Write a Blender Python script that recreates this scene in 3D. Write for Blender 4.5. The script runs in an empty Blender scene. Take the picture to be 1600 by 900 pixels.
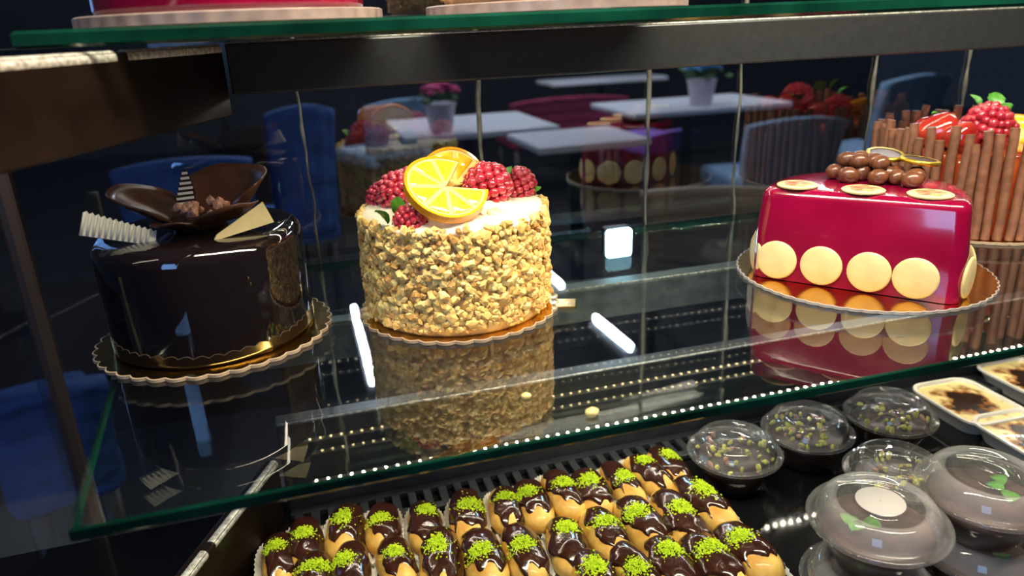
import bpy, bmesh, math, random
from mathutils import Vector, Matrix, noise
R = random.Random(7)
PI = math.pi
sc = bpy.context.scene
C = sc.collection

# ------------------------------------------------------------------ camera
H_CAM, YAW, F_PX = 0.25, 0.27, 1150.0
ROLL, PITCH = math.atan(0.042), math.atan(413 / 1150.0)
cr, sr, cp, sp, cy, sy = math.cos(ROLL), math.sin(ROLL), math.cos(PITCH), math.sin(PITCH), math.cos(YAW), math.sin(YAW)
def yawed(v): return Vector((v[0] * cy + v[1] * sy, -v[0] * sy + v[1] * cy, v[2]))
right = yawed((cr, -sr * sp, -sr * cp)); up = yawed((sr, cr * sp, cr * cp)); fwd = yawed((0, cp, -sp))
cam_d = bpy.data.cameras.new('camera'); cam = bpy.data.objects.new('camera', cam_d); C.objects.link(cam)
m3 = Matrix((right, up, -fwd)).transposed()
cam.matrix_world = Matrix.Translation((0, 0, H_CAM)) @ m3.to_4x4()
cam_d.sensor_width = 36; cam_d.lens = F_PX / 1600 * 36
cam_d.clip_start = 0.01; cam_d.clip_end = 60
cam_d.dof.use_dof = True; cam_d.dof.focus_distance = 0.66; cam_d.dof.aperture_fstop = 5.0
sc.camera = cam
# ------------------------------------------------------------------ world, exposure
w = bpy.data.worlds.new('cafe_dusk'); sc.world = w; w.use_nodes = True
w.node_tree.nodes['Background'].inputs[0].default_value = (0.10, 0.14, 0.22, 1)
w.node_tree.nodes['Background'].inputs[1].default_value = 0.10
sc.view_settings.view_transform = 'Standard'; sc.view_settings.look = 'None'
sc.view_settings.exposure = 0.3; sc.view_settings.gamma = 1.0; sc.view_settings.use_curve_mapping = False
sc.cycles.transparent_max_bounces = 40; sc.cycles.max_bounces = 10; sc.cycles.use_denoising = True
sc.cycles.sample_clamp_indirect = 4.0
def area(name, loc, target, sx, syy, power, col):
    l = bpy.data.lights.new(name, 'AREA'); l.shape = 'RECTANGLE'; l.size = sx; l.size_y = syy; l.energy = power; l.color = col
    o = bpy.data.objects.new(name, l); C.objects.link(o); o.location = loc
    d = Vector(target) - Vector(loc); o.rotation_euler = d.to_track_quat('-Z', 'Y').to_euler(); return o
# the case's own top lamp (above the upper shelf, out of the frame)
area('case_top_lamp', (0.36, 0.34, 0.62), (0.42, 0.62, 0.0), 1.0, 0.05, 14.0, (1.0, 0.86, 0.66))
# unseen blue fill light added well behind the camera for glints on glazes
area('added_blue_fill', (-1.9, -2.2, 0.9), (0.0, 0.8, -0.1), 1.0, 1.6, 26.0, (0.30, 0.55, 1.0))

# helper: where a sight line meets a level or a depth (used to lay things out at their real distance)
def sight(px, py):
    x, y = px - 800, -(py - 450)
    return right * x + up * y + fwd * F_PX
def on_z(px, py, z):
    d = sight(px, py); t = (z - H_CAM) / d.z; return Vector((d.x * t, d.y * t, z))
def on_y(px, py, Y):
    d = sight(px, py); t = Y / d.y; return Vector((d.x * t, Y, H_CAM + d.z * t))

# ------------------------------------------------------------------ materials
def new_mat(name):
    m = bpy.data.materials.new(name); m.use_nodes = True
    nt = m.node_tree; return m, nt, nt.nodes['Principled BSDF']
def pmat(name, col, rough=0.5, metal=0.0, spec=0.5, var=0.0, scale=40, bump=0.0, bscale=None, coat=0.0, sss=0.0, col2=None, detail=4.0):
    m, nt, b = new_mat(name)
    b.inputs['Base Color'].default_value = (*col, 1); b.inputs['Roughness'].default_value = rough
    b.inputs['Metallic'].default_value = metal; b.inputs['Specular IOR Level'].default_value = spec
    b.inputs['Coat Weight'].default_value = coat; b.inputs['Coat Roughness'].default_value = 0.06
    if sss:
        b.inputs['Subsurface Weight'].default_value = sss; b.inputs['Subsurface Radius'].default_value = (0.006, 0.003, 0.0015)
    tc = nt.nodes.new('ShaderNodeTexCoord')
    if var or col2:
        n = nt.nodes.new('ShaderNodeTexNoise'); n.inputs['Scale'].default_value = scale; n.inputs['Detail'].default_value = detail
        nt.links.new(tc.outputs['Object'], n.inputs['Vector'])
        r = nt.nodes.new('ShaderNodeValToRGB'); r.color_ramp.elements[0].position = 0.35; r.color_ramp.elements[1].position = 0.68
        c2 = col2 or tuple(min(1, c * (1 + var)) for c in col)
        c1 = col if col2 else tuple(c * (1 - var) for c in col)
        r.color_ramp.elements[0].color = (*c1, 1); r.color_ramp.elements[1].color = (*c2, 1)
        nt.links.new(n.outputs['Fac'], r.inputs['Fac']); nt.links.new(r.outputs['Color'], b.inputs['Base Color'])
    if bump:
        n2 = nt.nodes.new('ShaderNodeTexNoise'); n2.inputs['Scale'].default_value = bscale or scale; n2.inputs['Detail'].default_value = 3
        nt.links.new(tc.outputs['Object'], n2.inputs['Vector'])
        bp = nt.nodes.new('ShaderNodeBump'); bp.inputs['Strength'].default_value = bump; bp.inputs['Distance'].default_value = 0.002
        nt.links.new(n2.outputs['Fac'], bp.inputs['Height']); nt.links.new(bp.outputs['Normal'], b.inputs['Normal'])
    return m
def emat(name, col, s):
    m, nt, b = new_mat(name)
    b.inputs['Base Color'].default_value = (*col, 1); b.inputs['Emission Color'].default_value = (*col, 1); b.inputs['Emission Strength'].default_value = s
    return m
def sheet_glass(name, tint, ior=1.5, rough=0.0, haze=0.0, hazecol=(0.8, 0.8, 0.8), gloss=(1, 1, 1), base=0.0):
    """clear sheet: passes light straight, mirrors by Fresnel (plus a constant share for coated glass), a little white haze for plastic"""
    m = bpy.data.materials.new(name); m.use_nodes = True; nt = m.node_tree; nt.nodes.clear()
    out = nt.nodes.new('ShaderNodeOutputMaterial'); t = nt.nodes.new('ShaderNodeBsdfTransparent'); t.inputs[0].default_value = (*tint, 1)
    g = nt.nodes.new('ShaderNodeBsdfGlossy'); g.inputs['Roughness'].default_value = rough; g.inputs[0].default_value = (*gloss, 1)
    fr = nt.nodes.new('ShaderNodeFresnel'); fr.inputs['IOR'].default_value = ior
    fac = fr.outputs[0]
    geo = nt.nodes.new('ShaderNodeNewGeometry')   # the same mirror share on both faces of the sheet
    mr = nt.nodes.new('ShaderNodeMapRange'); mr.inputs['To Min'].default_value = ior; mr.inputs['To Max'].default_value = 1 / ior
    nt.links.new(geo.outputs['Backfacing'], mr.inputs['Value']); nt.links.new(mr.outputs['Result'], fr.inputs['IOR'])
    if base:
        a = nt.nodes.new('ShaderNodeMath'); a.operation = 'ADD'; a.use_clamp = True; a.inputs[1].default_value = base
        nt.links.new(fac, a.inputs[0]); fac = a.outputs[0]
    src = t.outputs[0]
    if haze:
        df = nt.nodes.new('ShaderNodeBsdfDiffuse'); df.inputs[0].default_value = (*hazecol, 1)
        mh = nt.nodes.new('ShaderNodeMixShader'); mh.inputs[0].default_value = haze
        nt.links.new(t.outputs[0], mh.inputs[1]); nt.links.new(df.outputs[0], mh.inputs[2]); src = mh.outputs[0]
    mx = nt.nodes.new('ShaderNodeMixShader')
    nt.links.new(fac, mx.inputs[0]); nt.links.new(src, mx.inputs[1]); nt.links.new(g.outputs[0], mx.inputs[2])
    nt.links.new(mx.outputs[0], out.inputs[0]); return m

M = {}
M['shelf_glass'] = sheet_glass('shelf_glass', (0.93, 0.97, 0.95), 1.9)
M['glass_edge'] = pmat('glass_edge', (0.002, 0.030, 0.018), 0.15, 0, 0.5, var=0.5, scale=14, coat=0.3)
M['back_glass'] = sheet_glass('back_glass', (0.82, 0.84, 0.88), 1.5, base=0.10, gloss=(0.85, 0.88, 0.9))
M['side_glass'] = sheet_glass('side_glass', (0.8, 0.84, 0.92), 1.5, base=0.0)
M['bar'] = pmat('bar_metal', (0.045, 0.046, 0.050), 0.34, 0.25, 0.5, var=0.10, scale=120, bump=0.05, bscale=400)
M['bar_light'] = pmat('grey_steel', (0.24, 0.26, 0.28), 0.4, 0.2, var=0.25, scale=60)
M['bar_dark'] = pmat('dark_steel', (0.06, 0.063, 0.068), 0.3, 0.3, var=0.2, scale=40)
M['arm'] = pmat('arm_bronze', (0.011, 0.006, 0.004), 0.32, 0.2, 0.3, var=0.35, scale=30)
M['bright'] = pmat('highlight_steel', (0.62, 0.60, 0.54), 0.42, 0.4, var=0.45, scale=260)  # pale tone paints the light caught by top edges of bars and arms
M['black'] = pmat('black_gloss', (0.006, 0.006, 0.007), 0.06, 0, 0.6)
M['blackm'] = pmat('black_satin', (0.012, 0.012, 0.013), 0.35, 0, 0.4, var=0.3, scale=50)
M['grille'] = pmat('grille_plastic', (0.045, 0.05, 0.06), 0.28, 0.3, 0.5)
M['led'] = emat('led_chip', (1.0, 0.90, 0.72), 125)
M['led_low'] = emat('led_chip_lower', (1.0, 0.90, 0.72), 260)
M['ledw'] = emat('led_chip_rear', (1.0, 0.80, 0.42), 8)
M['pcb'] = pmat('led_tape', (0.6, 0.58, 0.5), 0.5)
M['bluelamp'] = emat('blue_white_lamp', (0.42, 0.78, 1.0), 22)
M['gold'] = pmat('gold_card', (0.72, 0.46, 0.12), 0.17, 1.0, var=0.15, scale=30, bump=0.08, bscale=25)
M['goldedge'] = pmat('card_edge', (0.40, 0.30, 0.20), 0.5)
M['silver_edge'] = pmat('silver_card_edge', (0.50, 0.46, 0.43), 0.4, 0.5)
M['flute'] = pmat('fluted_card', (0.15, 0.115, 0.105), 0.4, col2=(0.22, 0.17, 0.15), scale=60)
M['mirror_choc'] = pmat('chocolate_mirror_glaze', (0.008, 0.005, 0.006), 0.035, 0, 0.7, coat=1.0, bump=0.05, bscale=18)
M['choc'] = pmat('dark_chocolate', (0.038, 0.014, 0.008), 0.32, 0, 0.5, var=0.3, scale=60, bump=0.1, bscale=60)
M['curl'] = pmat('chocolate_curl', (0.075, 0.028, 0.014), 0.3, 0, 0.5, var=0.3, scale=30)
M['milk'] = pmat('milk_chocolate', (0.13, 0.045, 0.02), 0.3, 0, 0.5, var=0.3, scale=80, coat=0.2)
M['stick'] = pmat('chocolate_stick', (0.22, 0.095, 0.052), 0.5, 0, 0.4, var=0.25, scale=90, bump=0.2, bscale=120)
M['white_choc'] = pmat('white_chocolate', (0.70, 0.56, 0.27), 0.42, 0, 0.5, var=0.08, scale=60, bump=0.08, bscale=90)
M['white_choc2'] = pmat('ivory_chocolate', (0.80, 0.72, 0.56), 0.4, 0, 0.5, var=0.06, scale=60)
M['ridged'] = pmat('ridged_ivory_chocolate', (0.58, 0.55, 0.47), 0.45, 0, 0.4)
M['crumb_pink'] = pmat('hazelnut_crumb', (0.42, 0.20, 0.13), 0.7, var=0.4, scale=300)
M['nut'] = pmat('chopped_hazelnut', (0.70, 0.42, 0.11), 0.5, 0, 0.4, col2=(0.88, 0.62, 0.22), scale=220, sss=0.15)
M['nut2'] = pmat('toasted_hazelnut', (0.40, 0.19, 0.05), 0.5, 0, 0.4, col2=(0.74, 0.44, 0.13), scale=260)
M['nut3'] = pmat('pale_hazelnut', (0.86, 0.62, 0.20), 0.5, 0, 0.4, col2=(0.93, 0.76, 0.32), scale=260)
M['cream'] = pmat('vanilla_cream', (0.90, 0.84, 0.66), 0.4, 0, 0.5, bump=0.1, bscale=30, coat=0.2, sss=0.2)
M['sponge'] = pmat('cream_side', (0.66, 0.45, 0.20), 0.7, var=0.3, scale=90)
M['rind'] = pmat('orange_rind', (0.95, 0.36, 0.01), 0.25, 0, 0.5, var=0.12, scale=200, bump=0.15, bscale=400, coat=0.5)
M['pith'] = pmat('orange_pith', (0.98, 0.72, 0.22), 0.3, coat=0.5)
M['pulp'] = pmat('orange_pulp', (0.98, 0.52, 0.015), 0.1, 0, 0.6, col2=(1.0, 0.70, 0.06), scale=160, coat=1.0, sss=0.2)
M['rasp'] = pmat('glazed_raspberry', (0.42, 0.012, 0.03), 0.1, 0, 0.6, col2=(0.66, 0.05, 0.08), scale=120, coat=1.0, sss=0.2)
M['straw'] = pmat('glazed_strawberry', (0.38, 0.014, 0.014), 0.1, 0, 0.6, col2=(0.48, 0.05, 0.025), scale=90, coat=1.0, bump=0.2, bscale=160)
M['leaf'] = pmat('mint_leaf', (0.03, 0.16, 0.015), 0.35, col2=(0.09, 0.33, 0.03), scale=90)
M['kiwi'] = pmat('apple_slice', (0.70, 0.66, 0.25), 0.2, col2=(0.90, 0.82, 0.50), scale=60, coat=0.8)
M['berry'] = pmat('blackberry', (0.012, 0.008, 0.02), 0.15, coat=0.8)
M['raspglaze'] = pmat('raspberry_glaze', (0.20, 0.001, 0.026), 0.16, 0, 0.6, col2=(0.27, 0.002, 0.040), scale=18, coat=1.0, bump=0.06, bscale=22)
M['redprint'] = pmat('red_print', (0.50, 0.05, 0.035), 0.35, col2=(0.80, 0.42, 0.2), scale=200)
M['redglaze'] = pmat('strawberry_glaze', (0.48, 0.045, 0.012), 0.08, 0, 0.6, col2=(0.62, 0.13, 0.03), scale=25, coat=1.0)
M['goldleaf'] = pmat('gold_rim', (0.80, 0.58, 0.06), 0.28, 0.9, bump=0.4, bscale=200)
M['choux'] = pmat('choux_pastry', (0.60, 0.28, 0.04), 0.5, 0, 0.4, col2=(0.92, 0.64, 0.17), scale=38, bump=0.4, bscale=90, coat=0.15)
M['eglaze'] = pmat('eclair_chocolate', (0.036, 0.010, 0.006), 0.16, 0, 0.55, var=0.3, scale=60, bump=0.22, bscale=70, coat=0.4)
M['pist'] = pmat('pistachio_powder', (0.38, 0.56, 0.012), 0.8, 0, 0.2, col2=(0.60, 0.74, 0.03), scale=300)
M['paper'] = pmat('white_paper', (0.84, 0.82, 0.78), 0.75)
M['lid'] = sheet_glass('clear_lid', (0.96, 0.96, 0.97), 1.5, 0.03, haze=0.07)
M['lid_frost'] = sheet_glass('misted_lid', (0.95, 0.95, 0.96), 1.5, 0.06, haze=0.17, hazecol=(0.92, 0.90, 0.90))
M['lid_clearring'] = sheet_glass('misted_lid_disc', (0.95, 0.95, 0.96), 1.5, 0.08, haze=0.5, hazecol=(0.85, 0.84, 0.82))
M['pudding'] = pmat('chocolate_pudding', (0.028, 0.012, 0.008), 0.3, 0, 0.5, var=0.4, scale=40, bump=0.3, bscale=60)
M['pudding_l'] = pmat('cocoa_pudding', (0.025, 0.011, 0.008), 0.4, 0, 0.5, col2=(0.085, 0.042, 0.03), scale=40, bump=0.2, bscale=60)
M['bowl'] = sheet_glass('clear_bowl', (0.85, 0.83, 0.82), 1.5, 0.03)
M['pnut'] = pmat('pistachio_bits', (0.46, 0.50, 0.05), 0.5, col2=(0.62, 0.55, 0.12), scale=200)
M['pnut2'] = pmat('pistachio_skin', (0.34, 0.13, 0.12), 0.5, col2=(0.50, 0.30, 0.15), scale=200)
M['ceramic'] = pmat('white_dish', (0.86, 0.82, 0.74), 0.2, coat=0.4)
def custard_mat():
    m, nt, b = new_mat('browned_custard'); b.inputs['Roughness'].default_value = 0.25; b.inputs['Coat Weight'].default_value = 0.5
    tc = nt.nodes.new('ShaderNodeTexCoord'); n = nt.nodes.new('ShaderNodeTexNoise'); n.inputs['Scale'].default_value = 45; n.inputs['Detail'].default_value = 5
    ln = nt.nodes.new('ShaderNodeVectorMath'); ln.operation = 'LENGTH'
    nt.links.new(tc.outputs['Object'], n.inputs['Vector']); nt.links.new(tc.outputs['Object'], ln.inputs[0])
    a = nt.nodes.new('ShaderNodeMath'); a.operation = 'MULTIPLY_ADD'; a.inputs[1].default_value = 13.0
    nt.links.new(ln.outputs['Value'], a.inputs[0]); nt.links.new(n.outputs['Fac'], a.inputs[2])
    r = nt.nodes.new('ShaderNodeValToRGB'); e = r.color_ramp.elements
    e[0].position = 0.78; e[0].color = (0.03, 0.012, 0.006, 1); e[1].position = 1.0; e[1].color = (0.95, 0.76, 0.34, 1)
    k = e.new(0.87); k.color = (0.32, 0.12, 0.03, 1)
    nt.links.new(a.outputs[0], r.inputs['Fac']); nt.links.new(r.outputs[0], b.inputs['Base Color']); return m
M['custard'] = custard_mat()
M['floor'] = pmat('cafe_floor', (0.018, 0.015, 0.015), 0.45, var=0.3, scale=3)
M['cwall'] = pmat('cafe_wall', (0.03, 0.026, 0.028), 0.6, var=0.3, scale=2)
M['table'] = pmat('white_table', (0.82, 0.82, 0.86), 0.3)
M['chair_b'] = pmat('pale_blue_velvet', (0.20, 0.32, 0.46), 0.8, var=0.15, scale=12)
M['chair_blue'] = pmat('blue_velvet', (0.04, 0.11, 0.34), 0.8, var=0.2, scale=12)
M['chair_beige'] = pmat('beige_velvet', (0.42, 0.34, 0.24), 0.8, var=0.1, scale=12)
M['wood'] = pmat('dark_wood', (0.06, 0.035, 0.02), 0.5)
M['magenta'] = pmat('magenta_petal', (0.62, 0.02, 0.17), 0.6, var=0.2, scale=60)
M['bluepetal'] = pmat('blue_petal', (0.10, 0.35, 0.66), 0.6, var=0.2, scale=60)
M['green'] = pmat('foliage', (0.06, 0.14, 0.03), 0.6, var=0.3, scale=60)
M['pot'] = pmat('lilac_white_pot', (0.62, 0.55, 0.62), 0.5)
M['purple'] = pmat('purple_cloth', (0.22, 0.12, 0.48), 0.8)
M['redcloth'] = pmat('crimson_cloth', (0.38, 0.03, 0.08), 0.8)
M['silicone'] = pmat('silicone_bead', (0.16, 0.155, 0.13), 0.4, var=0.4, scale=40)
M['curtain'] = pmat('blue_curtain', (0.05, 0.17, 0.50), 0.8, var=0.15, scale=8)

# ------------------------------------------------------------------ mesh helpers
class MB:
    def __init__(s): s.v = []; s.f = []; s.m = []
    def add(s, vs, fs, mi=0):
        o = len(s.v); s.v += [tuple(p) for p in vs]; s.f += [tuple(i + o for i in q) for q in fs]; s.m += [mi] * len(fs); return s
    def box(s, x0, x1, y0, y1, z0, z1, mi=0, mat=None):
        vs = [Vector(p) for p in ((x0, y0, z0), (x1, y0, z0), (x1, y1, z0), (x0, y1, z0), (x0, y0, z1), (x1, y0, z1), (x1, y1, z1), (x0, y1, z1))]
        if mat: vs = [mat @ p for p in vs]
        return s.add(vs, [(0, 3, 2, 1), (4, 5, 6, 7), (0, 1, 5, 4), (1, 2, 6, 5), (2, 3, 7, 6), (3, 0, 4, 7)], mi)
    def lathe(s, prof, n=48, mi=0, fn=None, mat=None, cap=True):
        vs = []; fs = []
        for (r, z) in prof:
            for k in range(n):
                a = 2 * PI * k / n; rr = r * (fn(a, r, z) if fn else 1); p = Vector((rr * math.cos(a), rr * math.sin(a), z)); vs.append(mat @ p if mat else p)
        for j in range(len(prof) - 1):
            for k in range(n):
                fs.append((j * n + k, j * n + (k + 1) % n, (j + 1) * n + (k + 1) % n, (j + 1) * n + k))
        if cap:
            if prof[0][0] > 1e-6: fs.append(tuple(reversed(range(n))))
            if prof[-1][0] > 1e-6: fs.append(tuple(range((len(prof) - 1) * n, len(prof) * n)))
        return s.add(vs, fs, mi)
    def blob(s, c, r, sub=1, jit=0.0, mi=0, sx=(1, 1, 1), rot=None, rnd=R):
        v, f = ICO[sub]; out = []
        for p in v:
            q = Vector((p[0] * sx[0], p[1] * sx[1], p[2] * sx[2])) * r * (1 + rnd.uniform(-jit, jit))
            if rot: q = rot @ q
            out.append(q + Vector(c))
        return s.add(out, f, mi)
    def tube(s, pts, rad, n=8, mi=0):
        vs = []; fs = []
        for i, p in enumerate(pts):
            p = Vector(p); t = (Vector(pts[min(i + 1, len(pts) - 1)]) - Vector(pts[max(i - 1, 0)])).normalized()
            a = t.cross(Vector((1, 0, 0)) if abs(t.z) > 0.8 else Vector((0, 0, 1)))
            a.normalize(); b = t.cross(a); r = rad[i] if isinstance(rad, (list, tuple)) else rad
            for k in range(n): vs.append(p + (a * math.cos(2 * PI * k / n) + b * math.sin(2 * PI * k / n)) * r)
        for i in range(len(pts) - 1):
            for k in range(n): fs.append((i * n + k, i * n + (k + 1) % n, (i + 1) * n + (k + 1) % n, (i + 1) * n + k))
        fs.append(tuple(range(n))); fs.append(tuple(reversed(range((len(pts) - 1) * n, len(pts) * n)))); return s.add(vs, fs, mi)
    def mesh(s, name, mats, smooth=True, angle=None):
        me = bpy.data.meshes.new(name); me.from_pydata(s.v, [], s.f); me.validate()
        for m in (mats if isinstance(mats, (list, tuple)) else [mats]): me.materials.append(m)
        bm = bmesh.new(); bm.from_mesh(me)
        for i, f in enumerate(bm.faces):
            f.smooth = smooth
            if i < len(s.m): f.material_index = s.m[i]
        bmesh.ops.recalc_face_normals(bm, faces=bm.faces)
        if smooth and angle:
            for e in bm.edges:
                if len(e.link_faces) == 2 and e.calc_face_angle(0) > angle: e.smooth = False
        bm.to_mesh(me); bm.free(); return me
def _ico(sub):
    bm = bmesh.new(); bmesh.ops.create_icosphere(bm, subdivisions=sub, radius=1)
    v = [tuple(x.co) for x in bm.verts]; bm.verts.ensure_lookup_table(); f = [tuple(x.index for x in q.verts) for q in bm.faces]; bm.free(); return v, f
ICO = {1: _ico(1), 2: _ico(2), 3: _ico(3)}
def link(name, me, parent=None, loc=None, rot=None, scale=None):
    o = bpy.data.objects.new(name, me); C.objects.link(o)
    if parent: o.parent = parent
    if loc is not None: o.location = loc
    if rot is not None:
        if isinstance(rot, (Matrix,)): o.rotation_euler = rot.to_euler()
        else: o.rotation_euler = rot
    if scale is not None: o.scale = scale if isinstance(scale, (tuple, list, Vector)) else (scale,) * 3
    return o
def thing(name, label, cat, loc=(0, 0, 0), rotz=0, group=None):
    o = bpy.data.objects.new(name, None); C.objects.link(o); o.location = loc; o.rotation_euler = (0, 0, rotz); o.empty_display_size = 0.02
    return tag(o, label, cat, group)
def tag(o, label, cat=None, group=None, kind=None):
    if label: o['label'] = label
    if cat: o['category'] = cat
    if group: o['group'] = group
    if kind: o['kind'] = kind
    return o
def struct(o, label=None):
    o['kind'] = 'structure'
    if label: o['label'] = label
    return o
def bevel(o, wd=0.002, seg=2):
    md = o.modifiers.new('bevel', 'BEVEL'); md.width = wd; md.segments = seg; md.limit_method = 'ANGLE'; return o
def nz(p, s): return noise.noise(Vector(p) * s)

# ------------------------------------------------------------------ the case
DECK = -0.235
def slab(name, poly, z1, t, label):
    n = len(poly); root = thing(name, label, 'shelf', (0, 0, 0))
    b = MB(); b.add([(x, y, z1) for x, y in poly], [tuple(range(n))]); b.add([(x, y, z1 - t) for x, y in poly], [tuple(reversed(range(n)))])
    link('glass_sheet', b.mesh('glass_sheet', M['shelf_glass'], False), root)
    e = MB(); c = t * 0.18
    lay = []
    def inset(k):
        cx = sum(p[0] for p in poly) / n; cyy = sum(p[1] for p in poly) / n
        return [(x - k * (1 if x > cx else -1), y - k * (1 if y > cyy else -1)) for x, y in poly]
    rings = [(inset(0.0), z1 - t + c), (inset(0.0), z1 - c)]
    rings = [(inset(c), z1 - t)] + rings + [(inset(c), z1)]
    for pl, z in rings: lay += [(x, y, z) for x, y in pl]
    fs = []
    for j in range(3):
        for k in range(n): fs.append((j * n + k, j * n + (k + 1) % n, (j + 1) * n + (k + 1) % n, (j + 1) * n + k))
    e.add(lay, fs); link('polished_edge', e.mesh('polished_edge', M['glass_edge'], False), root); return root
slab('glass_shelf', [(-0.149, 0.390), (1.25, 0.390), (1.25, 0.835), (-0.188, 0.835)], 0.0, 0.009, 'wide clear glass shelf carrying the chocolate, nut and raspberry cakes')
slab('glass_shelf', [(-0.159, 0.535), (1.25, 0.535), (1.25, 0.835), (-0.188, 0.835)], 0.2575, 0.0105, 'upper clear glass shelf with green edge above the metal bar')

def bar(name, x0, x1, y0, y1, z0, z1, label, mt):
    root = thing(name, label, 'bar', (0, 0, 0))
    bevel(link('rail', MB().box(x0, x1, y0, y0 + 0.012, z0, z1).mesh('rail', mt, False), root), 0.002)
    link('flange', MB().box(x0, x1, y0 + 0.012, y1, z0 + 0.0045, z1 - 0.001).mesh('flange', mt, False), root)
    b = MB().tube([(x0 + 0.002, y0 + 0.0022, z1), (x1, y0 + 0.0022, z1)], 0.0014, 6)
    link('edge_highlight', b.mesh('edge_highlight', M['bright'], True), root); return root  # thin pale bead painting the lit top edge of the bar
bar('cross_bar', -0.050, 1.25, 0.690, 0.722, 0.2015, 0.2440, 'dark grey metal cross bar just under the upper glass shelf', M['bar'])
bar('cross_bar', -0.058, 1.25, 0.696, 0.722, -0.0605, -0.022, 'grey metal cross bar seen through the lower glass shelf', M['bar_light'])
bar('cross_bar', -0.062, 1.25, 0.705, 0.730, -0.232, -0.128, 'tall black metal back bar behind the row of slots', M['bar_dark'])
def arm(px, py, z0, z1, ln, az, label):
    root = thing('bracket_arm', label, 'bracket', (px, py, 0), -az)
    bevel(link('arm_body', MB().box(-0.013, 0, -ln, 0.0, z0, z1).mesh('arm_body', M['arm'], False), root), 0.0018)
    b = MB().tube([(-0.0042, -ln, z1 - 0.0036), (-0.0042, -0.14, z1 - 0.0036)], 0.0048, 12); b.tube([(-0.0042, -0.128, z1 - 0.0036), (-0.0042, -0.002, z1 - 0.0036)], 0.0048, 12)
    link('top_highlight', b.mesh('top_highlight', M['bright'], True, 0.9), root); return root  # pale beads painting the highlight along the arm's top edge
AZ = math.radians(24)
arm(-0.052, 0.692, 0.184, 0.2425, 0.47, AZ, 'dark brown bracket arm with painted highlight on top under the upper shelf')
arm(-0.064, 0.700, -0.232, -0.164, 0.47, AZ, 'dark brown bracket arm low down beside the eclairs')

# deck and back and side
struct(link('floor', MB().box(-0.30, 1.3, 0.05, 0.73, DECK - 0.02, DECK).mesh('floor', M['black'], False)), 'glossy black bottom deck of the display case')
th = -0.020
bg = thing('window_1', 'dark glass back of the display case with streaky seams', None, (0.4, 0.855, 0), th); bg['kind'] = 'structure'
link('pane', MB().box(-0.72, 0.95, 0, 0.0005, DECK - 0.02, 0.75).mesh('pane', M['back_glass'], False), bg)
for i, sx in enumerate((0.005, 0.207, 0.420, 0.548, 0.748, 0.90)):
    pts = []; rad = []; z = DECK; rr = random.Random(i)
    while z < 0.6:
        pts.append((sx - 0.4 + 0.004 * nz((i * 9.1, z, 0), 22) , -0.003, z)); rad.append(0.0014 + 0.0045 * max(0, nz((i * 5.3, z, 3), 24))); z += 0.012
    link('seam', MB().tube(pts, rad, 6).mesh('seam', M['silicone'], True), bg)
w2 = thing('window_2', 'dark glass end pane of the display case', None, (-0.30, 0.45, 0)); w2['kind'] = 'structure'
link('pane', MB().box(-0.0005, 0, -0.42, 0.42, DECK - 0.25, 0.75).mesh('pane', M['side_glass'], False), w2)
link('post', MB().box(-0.006, 0.008, 0.410, 0.42, DECK - 0.25, 0.75).mesh('post', M['wood'], False), w2)
link('edge_strip', MB().box(0, 0.006, 0.135, 0.147, DECK - 0.25, 0.05).mesh('edge_strip', M['silicone'], False), w2)

# LED tapes: under the bars
def led_tape(x0, x1, y, z, step, label, m, size=0.0025):
    root = thing('led_strip', label, 'light strip', (x0, y, z))
    link('tape', MB().box(-0.005, x1 - x0 + 0.005, -0.004, 0.004, 0.0, 0.0012).mesh('tape', M['pcb'], False), root)
    me = MB().box(-size / 2, size / 2, -size / 2, size / 2, -0.0012, 0).mesh('led', m, False)
    n = int((x1 - x0) / step)
    for i in range(n): link('led', me, root, (i * step, 0, 0))
led_tape(-0.03, 1.2, 0.712, 0.2047, 0.0125, 'row of small white lamps under the upper cross bar', M['led'])
led_tape(-0.035, 1.2, 0.822, 0.2160, 0.0125, 'row of dim yellow lamps against the glass back', M['ledw'])
led_tape(-0.03, 1.2, 0.713, -0.0573, 0.0125, 'row of small white lamps under the lower cross bar', M['led_low'])

# slotted vent grille: frame rails and one slat between each pair of slots
g = thing('vent_grille', 'black slotted vent grille along the foot of the back bar', 'grille', (-0.06, 0.66, DECK + 0.001))
link('frame_rail', bevel(link('front_rail', MB().box(0, 1.3, -0.004, 0.006, 0, 0.006).mesh('front_rail', M['grille'], False), g), 0.001).data, g, (0, 0.036, 0))
sl = MB().box(-0.0042, 0.0042, 0.006, 0.032, 0.0005, 0.0055).mesh('slat', M['grille'], False)
for i in range(76): link('slat', sl, g, (0.008 + i * 0.0170, 0, 0))

# small blue-white square lamp at the glass back
p = on_y(966, 379, 0.832)
bl = thing('square_lamp', 'small glowing blue-white square lamp at the glass back', 'lamp', (p.x, p.y, p.z))
def rsq(hw, hh, r, y0, y1):
    pts = []
    for cx, cz, a0 in ((hw - r, hh - r, 0), (-hw + r, hh - r, 90), (-hw + r, -hh + r, 180), (hw - r, -hh + r, 270)):
        for k in range(6):
            a = math.radians(a0 + k * 18); pts.append((cx + r * math.cos(a), cz + r * math.sin(a)))
    n = len(pts); b = MB(); b.add([(x, y0, z) for x, z in pts] + [(x, y1, z) for x, z in pts], [tuple(range(n)), tuple(range(n, 2 * n))] + [(k, (k + 1) % n, n + (k + 1) % n, n + k) for k in range(n)]); return b
link('housing', rsq(0.0195, 0.0205, 0.006, 0.0, 0.012).mesh('housing', M['blackm'], False), bl)
link('lens', rsq(0.0175, 0.0185, 0.005, -0.003, 0.001).mesh('lens', M['bluelamp'], False), bl)

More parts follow.
